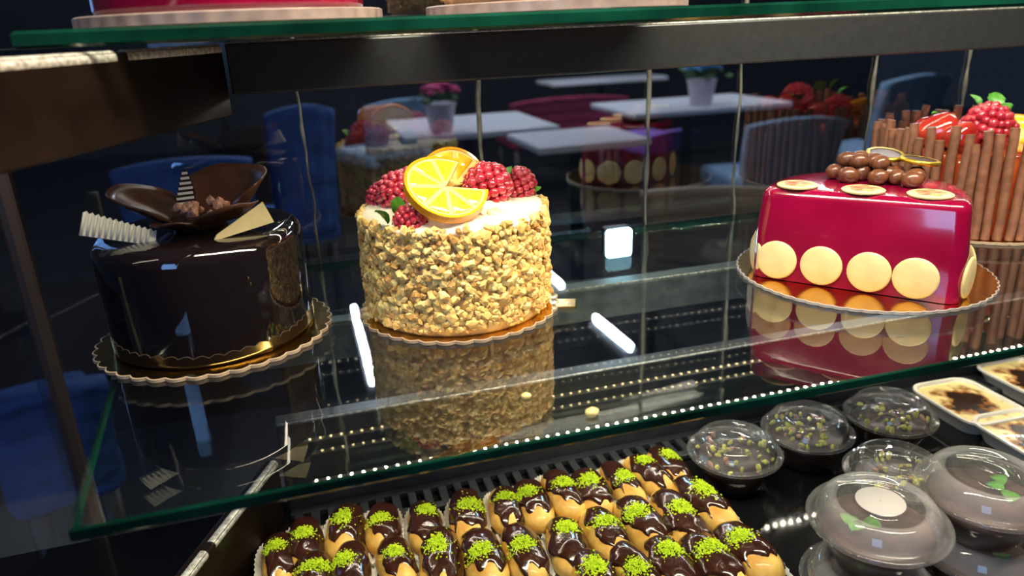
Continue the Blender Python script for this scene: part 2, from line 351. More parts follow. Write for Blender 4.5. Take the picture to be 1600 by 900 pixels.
# ------------------------------------------------------------------ cake boards
def board(loc, r, lobes, amp, label, edge, tab=None, rotz=0.0, zoff=0.0):
    root = thing('cake_board', label, 'cake board', loc, rotz)
    n = lobes * 8; fn = lambda a, rr, z: 1 + amp * (abs(math.cos(a * lobes / 2)) - 0.6)
    b = MB().lathe([(r * 0.02, 0.0026), (r * 0.9, 0.0026), (r - 0.001, 0.0032)], n, 0, fn, cap=False)
    b.lathe([(0.001, 0.0026), (r * 0.021, 0.0026)], n, 0, None, cap=False)
    link('gold_face', b.mesh('gold_face', M['gold'], True), root)
    e = MB().lathe([(r - 0.004, 0.0002), (r, 0.0004), (r + 0.0003, 0.0030), (r - 0.001, 0.0032)], n, 0, fn, cap=False)
    e.lathe([(0.0005, 0.0002), (r - 0.004, 0.0002)], n, 0, fn, cap=False)
    link('card_rim', e.mesh('card_rim', edge, False), root)
    if tab is not None:
        t = MB().box(0, 0.03, -0.011, 0.011, 0.0006, 0.0028, 0, Matrix.Rotation(tab, 4, 'Z') @ Matrix.Translation((r - 0.012, 0, 0)))
        bevel(link('pull_tab', t.mesh('pull_tab', M['gold'], False), root), 0.006, 4)
    return root
BT = 0.0032
C1, C2, C3, C4 = (-0.092, 0.660), (0.126, 0.643), (0.527, 0.583), (0.785, 0.700)
board((*C1, 0), 0.0985, 38, 0.035, 'scalloped gold board under the dark chocolate cake', M['goldedge'])
board((*C2, 0), 0.0925, 36, 0.035, 'scalloped gold board with pull tab under the nut cake', M['goldedge'], tab=math.radians(-22))
board((*C3, 0), 0.119, 60, 0.014, 'round gold board with silver rim under the raspberry cake', M['silver_edge'])
board((*C4, 0), 0.122, 60, 0.014, 'gold board under the cake fenced with chocolate sticks', M['goldedge'])

# ------------------------------------------------------------------ fruit builders (meshes)
def raspberry_mesh(rnd, r=0.016):
    b = MB(); n = 84
    for i in range(n):
        t = (i + 0.5) / n; z = 1 - 2 * t; a = i * 2.39996; q = math.sqrt(max(0, 1 - z * z))
        b.blob((r * 0.85 * q * math.cos(a), r * 0.85 * q * math.sin(a), r * 0.95 * z), r * 0.20 * rnd.uniform(0.85, 1.2), 2, 0, 0, rnd=rnd)
    b.blob((0, 0, 0), r * 0.84, 2, 0, 0, (1, 1, 1.1)); return b.mesh('raspberry', M['rasp'])
def strawberry_mesh(rnd, r=0.017):
    b = MB(); prof = [(0.001, -1.25), (0.32, -1.12), (0.62, -0.75), (0.88, -0.2), (1.0, 0.25), (0.9, 0.62), (0.55, 0.85), (0.05, 0.8)]
    b.lathe([(p * r, z * r) for p, z in prof], 24, 0, lambda a, rr, z: 1 + 0.05 * math.sin(3 * a + z * 200)); return b.mesh('strawberry', M['straw'])
def leaf_mesh(l=0.02, wdt=0.009):
    b = MB(); n = 8; top = []
    for i in range(n + 1):
        t = i / n; ww = wdt * math.sin(PI * min(1, t * 0.95 + 0.04)) ** 0.8 * (1 + 0.12 * (i % 2))
        top += [(-ww, l * t, 0.004 * math.sin(t * 3) + 0.0018), (0, l * t, 0.004 * math.sin(t * 3)), (ww, l * t, 0.004 * math.sin(t * 3) + 0.0018)]
    fs = []
    for i in range(n): fs += [(i * 3, i * 3 + 1, i * 3 + 4, i * 3 + 3), (i * 3 + 1, i * 3 + 2, i * 3 + 5, i * 3 + 4)]
    b.add(top, fs); m = len(top); b.add([(x, y, z - 0.0006) for x, y, z in top], [tuple(reversed(q)) for q in fs]); return b.mesh('mint_leaf', M['leaf'])
def orange_slice(parent, r, t, a0, a1, loc, rot, bend=0.0):
    root = bpy.data.objects.new('orange_slice', None); C.objects.link(root); root.parent = parent; root.location = loc; root.rotation_euler = rot; root.empty_display_size = 0.01
    def bendz(x, y): return bend * ((x * x) / r) 
    def ring(name, r0, r1, zz, m, A0=a0, A1=a1, n=40):
        b = MB(); vs = []; fs = []
        for i in range(n + 1):
            a = A0 + (A1 - A0) * i / n
            for rr, z in ((r0, -zz), (r1, -zz), (r1, zz), (r0, zz)):
                x, y = rr * math.cos(a), rr * math.sin(a); vs.append((x, y, z + bendz(x, y)))
        for i in range(n):
            for k in range(4): fs.append((i * 4 + k, i * 4 + (k + 1) % 4, (i + 1) * 4 + (k + 1) % 4, (i + 1) * 4 + k))
        fs += [(0, 1, 2, 3), tuple(n * 4 + k for k in (3, 2, 1, 0))]
        b.add(vs, fs); return link(name, b.mesh(name, m, True, 0.7), root)
    ring('rind', r * 0.93, r, t / 2, M['rind']); ring('pith', r * 0.02, r * 0.935, t / 2 * 0.86, M['pith'])
    k = max(1, round((a1 - a0) / (2 * PI / 9))); st = (a1 - a0) / k
    for i in range(k):
        b = MB(); A0, A1 = a0 + i * st + 0.06, a0 + (i + 1) * st - 0.06; am = (A0 + A1) / 2; n = 8
        out = [(r * 0.14 * math.cos(am), r * 0.14 * math.sin(am))] + [(r * 0.87 * math.cos(A0 + (A1 - A0) * j / n), r * 0.87 * math.sin(A0 + (A1 - A0) * j / n)) for j in range(n + 1)]
        cx = sum(q[0] for q in out) / len(out); cyy = sum(q[1] for q in out) / len(out)
        vs = []; N = len(out)
        for f, z in ((1, -t * 0.45), (0.8, -t * 0.56), (0.8, t * 0.56), (1, t * 0.45)):
            for x, y in out:
                X, Y = cx + (x - cx) * f, cyy + (y - cyy) * f; vs.append((X, Y, z + bendz(X, Y)))
        order = [(0, 1), (3, 2)]; fs = []
        for lo, hi in ((0, 1), (3, 2), (0, 3)):
            for j in range(N): fs.append((lo * N + j, lo * N + (j + 1) % N, hi * N + (j + 1) % N, hi * N + j))
        fs += [tuple(range(N, 2 * N)), tuple(range(2 * N, 3 * N))]
        b.add(vs, fs); link('segment', b.mesh('segment', M['pulp'], True, 0.9), root)
    return root
RASP = [raspberry_mesh(random.Random(k)) for k in range(3)]; STRAW = [strawberry_mesh(random.Random(k)) for k in range(2)]; LEAF = leaf_mesh()

# ------------------------------------------------------------------ 1: dark chocolate cake
def rounded_cyl(r, h, e, n=72, fn=None):
    prof = [(r * 0.985, 0)] + [(r, 0.004), (r, h - e)] + [(r - e + e * math.cos(a), h - e + e * math.sin(a)) for a in (0.3, 0.6, 0.9, 1.2, PI / 2)] + [(r * 0.5, h), (0.0005, h)]
    return MB().lathe(prof, n, 0, fn)
k1 = thing('chocolate_cake', 'round dark chocolate cake with mirror glaze and a chocolate shell on top', 'cake', (*C1, BT))
link('cake_body', rounded_cyl(0.0845, 0.095, 0.013, 96, lambda a, r, z: 1 + 0.006 * math.sin(3 * a + 60 * z) + 0.003 * math.sin(7 * a)).mesh('cake_body', M['mirror_choc'], True), k1)
# shell: flaring petals of thin chocolate
def petal(a0, a1, r0, r1, z0, z1, seed, bulge, mt):
    b = MB(); n, mm = 18, 9; top = []; 
    for i in range(n + 1):
        t = i / n; a = a0 + (a1 - a0) * t
        edge = math.sin(PI * t) ** 0.45
        for j in range(mm + 1):
            s = j / mm; rr = r0 + (r1 - r0) * s * (0.35 + 0.65 * edge); zz = z0 + (z1 - z0) * (s ** 1.7) * (0.3 + 0.7 * edge) + bulge * math.sin(PI * s)
            q = 0.004 * nz((math.cos(a) + seed, math.sin(a), s), 2.5)
            top.append(Vector((rr * math.cos(a), rr * math.sin(a), zz + q)))
    def idx(i, j): return i * (mm + 1) + j
    fs = [(idx(i, j), idx(i + 1, j), idx(i + 1, j + 1), idx(i, j + 1)) for i in range(n) for j in range(mm)]
    b.add(top, fs); o = link('chocolate_petal', b.mesh('chocolate_petal', mt, True), k1, (0.002, 0.004, 0.0945))
    sd = o.modifiers.new('thickness', 'SOLIDIFY'); sd.thickness = 0.0014; sd.offset = 0; return o
D = math.radians
petal(D(-20), D(120), 0.012, 0.066, 0.006, 0.042, 1, -0.003, M['curl'])
petal(D(115), D(215), 0.012, 0.070, 0.006, 0.036, 4, -0.002, M['curl'])
petal(D(-95), D(5), 0.012, 0.058, 0.006, 0.022, 8, -0.003, M['curl'])
petal(D(205), D(275), 0.012, 0.050, 0.004, 0.014, 12, -0.002, M['curl'])
link('shell_base', MB().lathe([(0.018, 0), (0.022, 0.003), (0.024, 0.009), (0.001, 0.008)], 24).mesh('shell_base', M['curl'], True), k1, (0.002, 0.004, 0.0935))
rr = random.Random(3)
for i in range(14):
    link('hazelnut_crumb', MB().blob((0, 0, 0), rr.uniform(0.003, 0.0055), 1, 0.25, rnd=rr).mesh('hazelnut_crumb', M['crumb_pink'], False), k1, (0.004 + rr.uniform(-0.018, 0.02), -0.002 + rr.uniform(-0.016, 0.014), 0.107 + rr.uniform(0, 0.007)))
# standing ornaments
def plate(name, pts, t, mt, loc, rot):
    n = len(pts); b = MB(); b.add([(x, -t / 2, z) for x, z in pts] + [(x, t / 2, z) for x, z in pts], [tuple(range(n)), tuple(range(2 * n - 1, n - 1, -1))] + [(k, (k + 1) % n, n + (k + 1) % n, n + k) for k in range(n)])
    return link(name, b.mesh(name, mt, False), k1, loc, rot)
teeth = []
for i in range(13):
    x = 0.052 * i / 12.5; z = 0.018 - 0.007 * i / 12.5; teeth += [(x, z), (x + 0.0024, z + 0.0016)]
def cam_local(px, py, Y, base): return on_y(px, py, Y) - Vector(base)
b1 = (*C1, BT)
rp = plate('ridged_plate', [(0, 0)] + teeth + [(0.053, 0.005), (0.050, 0.0)], 0.0025, M['ridged'], (-0.080, -0.040, 0.1065), (D(-24), D(17), D(4)))
for i in range(12):
    x = 0.052 * i / 12.5; hgt = 0.018 - 0.007 * i / 12.5
    link('ridge', MB().tube([(x + 0.0012, -0.0016, 0.001), (x + 0.0012, -0.0016, hgt)], 0.0011, 6).mesh('ridge', M['ridged'], True), rp)
plate('cream_plate', [(0, 0), (0.049, 0.003), (0.045, 0.021), (0.004, 0.0045)], 0.004, M['white_choc'], (0.016, -0.052, 0.0935), (D(-12), D(-6), D(12)))
sp_ = plate('striped_shard', [(0, 0), (0.016, -0.001), (0.019, 0.010), (0.016, 0.030), (0.0115, 0.031)], 0.0016, M['choc'], (-0.018, 0.014, 0.110), (D(-8), 0, D(10)))
for i in range(7):
    z = 0.0015 + i * 0.0042; x0 = 0.0115 * (z / 0.031) + 0.0008; x1 = min(0.0175, 0.016 + 0.003 * z / 0.01) if z < 0.011 else 0.0185 - 0.003 * (z - 0.011) / 0.019
    link('stripe', MB().box(x0, x1 - 0.0006, -0.0013, -0.0006, z, z + 0.0021).mesh('stripe', M['white_choc2'], False), sp_)

# ------------------------------------------------------------------ 2: nut cake
def nut_meshes(seed):
    out = []; rr = random.Random(seed)
    for m in (M['nut'], M['nut2'], M['nut'], M['nut3'], M['nut'], M['nut3']):
        out.append(MB().blob((0, 0, 0), 1.0, 1, 0.30, 0, (1.1, rr.uniform(0.6, 1), rr.uniform(0.5, 0.8)), rnd=rr).mesh('nut_piece', m, False))
    return out
NUTS = nut_meshes(5)
def nut_cake(root, r, h, n_total, n_single, seed, cam_side=True):
    rr = random.Random(seed)
    link('cake_body', rounded_cyl(r, h - 0.002, 0.01, 64).mesh('cake_body', M['sponge'], True), root)
    link('cream_top', MB().lathe([(r + 0.001, h - 0.008), (r + 0.002, h - 0.002), (r - 0.006, h + 0.002), (r * 0.6, h + 0.003), (0.0005, h + 0.003)], 64, 0, lambda a, q, z: 1 + 0.015 * math.sin(5 * a)).mesh('cream_top', M['cream'], True), root)
    base = root.location; toc = math.atan2(-base[1], -base[0])
    st = MB(); cand = []
    for i in range(n_total):
        a = rr.uniform(0, 2 * PI); z = rr.uniform(0.0056, h - 0.001); s = rr.uniform(0.0024, 0.0050)
        cand.append((a, z, s, rr.randrange(6)))
    da = lambda a: abs((a - toc + PI) % (2 * PI) - PI)
    cand.sort(key=lambda c: (da(c[0]) > 1.35, -c[2]))
    for i, (a, z, s, k) in enumerate(cand):
        q = r + rr.uniform(-0.0005, 0.003); pos = Vector((q * math.cos(a), q * math.sin(a), z))
        rot = Matrix.Rotation(a, 3, 'Z') @ Matrix.Rotation(PI / 2, 3, 'Y') @ Matrix.Rotation(rr.uniform(0, 6.3), 3, 'Z') @ Matrix.Rotation(rr.uniform(-0.6, 0.6), 3, 'X')
        if i < n_single: link('nut_piece', NUTS[k], root, pos, rot, s * 1.12)
        else: st.blob(pos, s, 1, 0.30, (0, 1, 0, 2, 0, 2)[k], (1, 0.85, 0.65), rot, rr)
    o = link('nut_coating', st.mesh('nut_coating', [M['nut'], M['nut2'], M['nut3']], False), root); o['kind'] = 'stuff'
H2 = 0.094
k2 = thing('nut_cake', 'round cake coated in chopped nuts topped with orange slices and berries', 'cake', (*C2, BT))
nut_cake(k2, 0.0825, H2, 4200, 300, 11)
def at2(px, py, dy): # local point on the cake top region seen at a pixel, dy = depth offset from the cake's centre
    return on_y(px, py, C2[1] + dy) - Vector((*C2, BT))
ox = at2(697, 314, -0.051).x
orange_slice(k2, 0.0350, 0.0075, D(62), D(352), (ox, -0.051, H2 + 0.0265), (D(35), D(8), D(2)), 0.08)
ox = at2(708, 270, -0.012).x
orange_slice(k2, 0.0345, 0.0075, D(-8), D(188), (ox, -0.012, H2 + 0.0200), (D(66), D(-8), D(12)), -0.12)
for px, py, dy, s, k in ((760, 294, -0.016, 1.38, 0), (735, 290, 0.014, 0.9, 2), (622, 302, 0.012, 1.2, 1), (598, 308, 0.034, 0.9, 0), (808, 293, 0.010, 1.15, 1)):
    link('raspberry', RASP[k], k2, at2(px, py, dy), (R.uniform(0.6, 1.4), R.uniform(-0.5, 0.5), R.uniform(0, 6)), s)
link('raspberry', RASP[2], k2, at2(642, 346, -0.052), (D(80), D(30), D(20)), 0.9)
for px, py, dy, rot, s in ((606, 350, -0.052, (0.9, 0.3, 1.9), 0.75), (617, 335, -0.046, (1.3, 0.4, 0.3), 0.75), (790, 282, -0.002, (0.9, 0.0, -1.2), 0.7), (835, 302, -0.004, (0.5, 0.1, -1.3), 0.45), (784, 274, 0.006, (0.8, 0.2, 0.5), 0.5)):
    link('mint_leaf', LEAF, k2, at2(px, py, dy), rot, s)
ap = MB().lathe([(0.0005, -0.002), (0.024, -0.002), (0.026, 0.0), (0.024, 0.002), (0.0005, 0.002)], 28).mesh('pear_slice', M['cream'])
for px, py, dy, rot, s in ((775, 328, -0.046, (0.35, 0.25, 0), 0.75), (812, 322, -0.020, (0.25, 0.35, 0.4), 1.0), (618, 330, -0.006, (0.3, -0.3, 0), 0.9)):
    link('pear_slice', ap, k2, at2(px, py, dy), rot, s)
link('kiwi_wedge', MB().lathe([(0.0005, -0.0025), (0.011, -0.002), (0.012, 0.0), (0.011, 0.002), (0.0005, 0.0025)], 16).mesh('kiwi_wedge', M['kiwi']), k2, at2(776, 335, -0.056), (0.9, 0.3, 0.2), (0.8, 0.5, 1))
link('blackberry', raspberry_mesh(random.Random(9), 0.012), k2, (0.012, 0.050, H2 + 0.010)).data.materials[0] = M['berry']
link('raspberry', RASP[1], k2, (-0.030, 0.046, H2 + 0.014), (0.5, 0.8, 1), 1.0)

# crumbs fallen on the lower shelf
for px, py, s, lb in ((925, 649, 0.0042, 'fallen nut crumb close to the front edge of the lower shelf'), (822, 622, 0.0031, 'smaller fallen nut crumb on the lower shelf, set further back')):
    q = on_z(px, py, 0); rr = random.Random(px)
    tag(link('nut_crumb', MB().blob((0, 0, 0), s, 2, 0.08, 0, (1.2, 0.9, 0.7), rnd=rr).mesh('nut_crumb', M['nut3'], True), None, (q.x, q.y, s * 0.62)), lb, 'crumb', 'nut crumbs on the shelf')

# ------------------------------------------------------------------ 3: raspberry half cake
face = Vector((0.122, -0.146)); L3 = 0.182; rz3 = math.atan2(face.y, face.x)
o3 = Vector((0.4740, 0.5370))
k3 = thing('raspberry_cake', 'half-round raspberry glazed cake ringed with pale chocolate discs', 'cake', (o3.x, o3.y, BT), rz3)
# local: x along the flat face, y into the cake
H3 = 0.089
def outline3(ins):
    pts = []; a = L3 / 2 - ins; rc = 0.013
    for k in range(7): t = PI * 1.5 + (PI / 2) * k / 6; pts.append((a - rc + rc * math.cos(t), ins + rc + rc * math.sin(t)))
    n = 34
    for k in range(1, n):
        t = PI * k / n; e = 0.80; x = (a) * math.copysign(abs(math.cos(t)) ** e, math.cos(t)); y = rc + ins + (0.112 - 2 * ins) * abs(math.sin(t)) ** 0.9; pts.append((x, y))
    for k in range(7): t = PI + (PI / 2) * k / 6; pts.append((-a + rc + rc * math.cos(t), ins + rc + rc * math.sin(t)))
    return pts
b = MB(); rings = []
lev = [(0.0, 0.0), (-0.0, 0.004), (0.0, H3 * 0.5), (0.003, H3 - 0.009), (0.0045, H3 - 0.0035), (0.008, H3 - 0.0008), (0.014, H3)]
for ins, z in lev: rings.append([(x, y, z) for x, y in outline3(ins)])
n3 = len(rings[0]); vs = [q for rg in rings for q in rg]; fs = []
for j in range(len(rings) - 1):
    for k in range(n3): fs.append((j * n3 + k, j * n3 + (k + 1) % n3, (j + 1) * n3 + (k + 1) % n3, (j + 1) * n3 + k))
fs.append(tuple(range((len(rings) - 1) * n3, len(rings) * n3))); fs.append(tuple(reversed(range(n3)))); b.add(vs, fs)
link('cake_body', b.mesh('cake_body', M['raspglaze'], True, 1.2), k3)
disc = MB().lathe([(0.0005, 0.0028), (0.017, 0.0028), (0.0186, 0.0020), (0.0190, 0.0008), (0.0183, 0.0)], 32).mesh('chocolate_disc', M['white_choc'], True, 0.9)
def disc_at(x, y, ang, z=0.0200, lean=0.0): # ang: direction of the outward normal in local xy
    rot = Matrix.Rotation(ang, 3, 'Z') @ Matrix.Rotation(PI / 2 - lean, 3, 'Y')
    link('chocolate_disc', disc, k3, (x, y, z), rot)
for x in (-0.066, -0.0250, 0.0165, 0.0545): disc_at(x, -0.0003, D(-90))
disc_at(-0.0895, 0.014, D(-150)); disc_at(-0.096, 0.052, D(170)); disc_at(0.0925, 0.022, D(-10)); disc_at(0.088, 0.062, D(25)); disc_at(-0.080, 0.088, D(135)); disc_at(-0.044, 0.117, D(110)); disc_at(0.0, 0.127, D(90)); disc_at(0.045, 0.115, D(70))
for x, y in ((-0.058, 0.021), (0.000, 0.0225), (0.054, 0.026)):
    td = bpy.data.objects.new('top_disc', MB().lathe([(0.0165, 0.0), (0.0185, 0.0005), (0.0188, 0.0018), (0.0172, 0.0026), (0.0005, 0.0026)], 32).mesh('top_disc', M['white_choc'], True, 0.9)); C.objects.link(td); td.parent = k3; td.location = (x, y, H3)
    link('printed_flower', MB().lathe([(0.0005, 0.0029), (0.0118, 0.0029), (0.012, 0.0026)], 40, 0, lambda a, r, z: 1 + 0.14 * math.sin(5 * a)).mesh('printed_flower', M['redprint'], True), td)
rr = random.Random(21); spots = []
for i in range(400):
    x, y = rr.uniform(-0.036, 0.036), rr.uniform(0.054, 0.094)
    if all((x - a) ** 2 + (y - c) ** 2 > 0.0142 ** 2 for a, c in spots): spots.append((x, y))
    if len(spots) >= 15: break
bm_ = [MB().blob((0, 0, 0), 0.0086, 2, 0.03, 0, (1.15, 0.9, 0.9), rnd=rr).mesh('chocolate_nut', M['milk']) for _ in range(3)]
for i, (x, y) in enumerate(spots): link('chocolate_nut', bm_[i % 3], k3, (x, y, H3 + 0.0074), (rr.uniform(-.3, .3), rr.uniform(-.3, .3), rr.uniform(0, 6)), rr.uniform(0.9, 1.15))
for x, y in ((-0.014, 0.070), (-0.002, 0.078), (-0.016, 0.086), (-0.026, 0.076), (0.006, 0.066)): link('chocolate_nut', bm_[0], k3, (x, y, H3 + 0.0190), (0, 0, rr.uniform(0, 6)))
for x, y, z, t in ((0.004, 0.100, 0.020, 0.12), (0.036, 0.088, 0.018, -0.05)):
    gd = link('gold_rimmed_disc', MB().lathe([(0.0005, 0.0), (0.016, 0.0), (0.016, 0.0028), (0.0005, 0.0028)], 28).mesh('gold_rimmed_disc', M['choc'], True, 0.8), k3, (x, y, H3 + z), (t, 0.12, 0))
    link('gold_rim', MB().lathe([(0.0145, -0.0008), (0.0175, -0.0005), (0.0182, 0.0016), (0.0172, 0.0036), (0.0142, 0.0034)], 40, 0, lambda a, r, zz: 1 + 0.02 * math.sin(11 * a), cap=False).mesh('gold_rim', M['goldleaf']), gd)

# ------------------------------------------------------------------ 4: cake fenced with chocolate sticks
k4 = thing('stick_cake', 'round red glazed fruit cake fenced with chocolate sticks', 'cake', (*C4, BT))
R4 = 0.106
link('cake_body', rounded_cyl(R4, 0.090, 0.012).mesh('cake_body', M['redglaze'], True), k4)
rr = random.Random(4); stm = []
for k in range(5):
    pts = [(rr.uniform(-.0006, .0006), rr.uniform(-.0006, .0006), z) for z in (0, 0.02, 0.045, 0.07, 0.09, 0.1)]
    stm.append(MB().tube(pts, [0.0050 * rr.uniform(0.94, 1.06) for _ in pts], 8).mesh('chocolate_stick', M['stick'], True, 0.9))
ns = 62
for i in range(ns):
    a = 2 * PI * i / ns
    link('chocolate_stick', stm[i % 5], k4, ((R4 + 0.0055) * math.cos(a), (R4 + 0.0055) * math.sin(a), 0.0005), (rr.uniform(-.03, .03), rr.uniform(-.03, .03), rr.uniform(0, 6)), (1, 1, rr.uniform(1.02, 1.24)))
def at4(px, py, dy): return on_y(px, py, C4[1] + dy) - Vector((*C4, BT))
for px, py, dy, s, k in ((1545, 196, -0.03, 1.55, 0), (1518, 206, -0.01, 1.2, 1), (1560, 206, 0.0, 1.3, 2)):
    link('raspberry', RASP[k], k4, at4(px, py, dy), (0.4, 0.3, R.uniform(0, 6)), s)
for px, py, dy, s, rz in ((1465, 206, 0.0, 1.35, 1.2), (1500, 215, -0.035, 1.1, 0.3), (1445, 204, 0.045, 1.0, 2.0)):
    link('strawberry', STRAW[0], k4, at4(px, py, dy), (D(85), 0, rz), s)
orange_slice(k4, 0.034, 0.006, 0, 2 * PI, at4(1600, 212, -0.01), (D(35), D(-10), 0), 0.05)
for px, py, dy, rot, s in ((1530, 170, 0.0, (0.8, 0, 0.4), 1.0), (1550, 168, 0.0, (0.9, 0.3, -0.7), 1.0), (1478, 186, 0.01, (0.3, 0, 1.4), 1.0), (1565, 178, 0.0, (0.6, 0, -1.2), 0.9)):
    link('mint_leaf', LEAF, k4, at4(px, py, dy), rot, s)

# ------------------------------------------------------------------ cakes on the upper shelf (only their feet are in the frame)
ZU = 0.2575
def flute_board(loc, r, label):
    root = thing('cake_board', label, 'cake board', loc)
    b = MB().lathe([(0.001, 0.0002), (r, 0.0002), (r + 0.0015, 0.001), (r + 0.0015, 0.0075), (r, 0.0085), (0.001, 0.0085)], 240, 0, lambda a, q, z: 1 + (0.006 * math.sin(40 * a) if q > 0.02 else 0))
    link('fluted_tray', b.mesh('fluted_tray', M['flute'], True, 0.8), root)
CU1, CU2 = (-0.035, 0.655), (0.232, 0.655)
flute_board((*CU1, ZU), 0.112, 'fluted pale board under the red glazed cake on the upper shelf')
flute_board((*CU2, ZU), 0.112, 'fluted pale board under the nut cake on the upper shelf')
ku = thing('red_cake', 'glossy red cake on the upper shelf at the left', 'cake', (*CU1, ZU + 0.0086))
link('cake_body', rounded_cyl(0.10, 0.07, 0.012).mesh('cake_body', M['raspglaze'], True), ku)
link('strawberry', STRAW[1], ku, (0, 0, 0.078), (D(90), 0, 0), 1.2); link('raspberry', RASP[0], ku, (0.035, -0.01, 0.083)); link('raspberry', RASP[1], ku, (-0.03, 0.015, 0.083))
kv = thing('nut_cake', 'nut-coated cake on the upper shelf, cut off by the frame', 'cake', (*CU2, ZU + 0.0086))
nut_cake(kv, 0.098, 0.07, 2200, 0, 15)

# ------------------------------------------------------------------ eclairs
def eclair_r(u): return (max(0.0, 1 - abs(u) ** 3.0)) ** 0.5
EL, EW, EH = 0.0435, 0.0190, 0.0170   # half length, half width, half height
def ebody(seed):
    b = MB(); nu, nv = 22, 20; vs = []; fs = []
    for i in range(nu + 1):
        u = -math.cos(PI * i / nu); r = max(eclair_r(u), 0.02)
        for k in range(nv):
            a = 2 * PI * k / nv; q = 1 + 0.09 * nz((u * 1.6 + seed * 7, math.cos(a), math.sin(a)), 1.3); x, z = EW * r * math.cos(a) * q, EH * r * math.sin(a) * q
            if z < 0: z *= 0.8
            vs.append((x, EL * u, z + EH * 0.8))
    for i in range(nu):
        for k in range(nv): fs.append((i * nv + k, i * nv + (k + 1) % nv, (i + 1) * nv + (k + 1) % nv, (i + 1) * nv + k))
    fs += [tuple(range(nv)), tuple(reversed(range(nu * nv, (nu + 1) * nv)))]; b.add(vs, fs); return b.mesh('choux_body', M['choux'])
def eglaze(seed):
    b = MB(); nu, nv = 26, 22; vs = []; fs = []; rr = random.Random(seed); ph = rr.uniform(0, 50); sh = rr.uniform(-0.05, 0.38)
    lo_u = rr.uniform(-0.93, -0.50); hi_u = rr.uniform(0.86, 0.97)
    for i in range(nu + 1):
        t = i / nu; u0 = lo_u + (hi_u - lo_u) * t
        for k in range(nv + 1):
            s = -1 + 2 * k / nv
            wob = 1 + 0.22 * nz((t * 3 + ph, s * 0.9, ph), 1.5)
            amax = D(78) * (1 + 0.55 * nz((t * 4 + ph, math.copysign(3, s), 0), 1.1)) * (math.sin(PI * (0.06 + 0.88 * t)) ** 0.28)
            a = PI / 2 - s * amax - sh; u = u0 + (0.42 * nz((s * 0.95 + ph, 8, ph), 1.25)) * (1 - t) ** 1.5 ; u = max(-0.985, min(0.985, u))
            r = max(eclair_r(u), 0.05); q = 1 + 0.09 * nz((u * 1.6 + (seed % 4) * 7, math.cos(a), math.sin(a)), 1.3)
            edge = min(1, (1 - abs(s)) * 5, t * 7, (1 - t) * 7); off = -0.0010 + 0.0031 * max(0, edge) ** 0.5 + 0.0007 * nz((u * 5 + ph, a, 0), 1.4)
            x, z = (EW * r * q + off) * math.cos(a), (EH * r * q + off) * math.sin(a)
            if z < 0: z *= 0.8
            vs.append((x, EL * u * (1 + 0.03 * max(0, edge)), z + EH * 0.8))
    for i in range(nu):
        for k in range(nv): fs.append((i * (nv + 1) + k, i * (nv + 1) + k + 1, (i + 1) * (nv + 1) + k + 1, (i + 1) * (nv + 1) + k))
    b.add(vs, fs); return b.mesh('chocolate_glaze', M['eglaze'])
def epist(seed):
    b = MB(); rr = random.Random(seed + 40); cu = rr.uniform(-0.12, 0.42); ca = rr.uniform(-0.25, 0.25); su = rr.uniform(0.13, 0.19); sa = rr.uniform(0.28, 0.46)
    for i in range(420):
        u = cu + rr.gauss(0, su) * 0.8; a = PI / 2 + ca + rr.gauss(0, sa) * 0.9
        if not -0.8 < u < 0.85: continue
        r = eclair_r(u); den = math.exp(-((u - cu) / su) ** 2 - ((a - PI / 2 - ca) / sa) ** 2)
        off = 0.0020 + 0.0030 * den * rr.random(); x, z = (EW * r + off) * math.cos(a), (EH * r + off) * math.sin(a)
        s = rr.uniform(0.0005, 0.0012); b.blob((x, EL * u, z + EH * 0.8), s, 1, 0.25, rnd=rr)
    return b.mesh('pistachio_powder', M['pist'], False)
def eliner(seed):
    b = MB(); n = 88; vs = []; fs = []
    for lv, (k, z) in enumerate(((0.55, 0.0004), (0.90, 0.0006), (1.16, 0.0045), (1.34, 0.0110))):
        for i in range(n):
            a = 2 * PI * i / n; pl = 1 + (0.025 * (1 if i % 2 else -1) if lv > 1 else 0); ss = 1 / ((abs(math.cos(a)) ** 2.6 + abs(math.sin(a)) ** 2.6) ** (1 / 2.6))
            vs.append((EW * k * pl * ss * math.cos(a), (EL + 0.001) * (1 + (k - 1) * 0.45) * pl * ss * math.sin(a), z + (0.002 * math.sin(3 * a + seed) if lv == 3 else 0)))
    for j in range(3):
        for i in range(n): fs.append((j * n + i, j * n + (i + 1) % n, (j + 1) * n + (i + 1) % n, (j + 1) * n + i))
    fs.append(tuple(range(n))); b.add(vs, fs); return b.mesh('pleated_paper', M['paper'], False)
ECR = MB().blob((EW * 0.72, -EL * 0.12, EH * 0.80), 1.0, 3, 0.03, 0, (EW * 0.42, EL * 0.62, EH * 0.34)).mesh('chocolate_cream', M['milk'])
EB = [ebody(s) for s in range(4)]; EG = [eglaze(s) for s in range(8)]; EP = [epist(s) for s in range(6)]; EN = [eliner(s) for s in range(3)]
ORD = ['leftmost', 'second', 'third', 'fourth', 'fifth', 'sixth', 'seventh', 'eighth', 'ninth', 'tenth', 'eleventh', 'twelfth', 'rightmost']
rows = [('back row', [(434, 872), (474, 850), (536, 829), (595, 821), (662, 818), (729, 806), (789, 793), (834, 785), (877, 770), (924, 766), (971, 752), (1014, 740), (1045, 729)]),
        ('middle row', [(487, 905), (548, 893), (617, 880), (687, 876), (757, 872), (818, 862), (888, 850), (945, 838), (1006, 818), (1060, 812), (1098, 787)]),
        ('front row', [(934, 908), (995, 896), (1052, 886), (1116, 878), (1170, 860)])]
EZ = DECK + 0.0045
tr = thing('pastry_tray', 'black tray with low rims holding the eclairs', 'tray', (0, 0, DECK + 0.0002))
pa, pb = on_z(1262, 930, DECK), on_z(1085, 745, DECK)
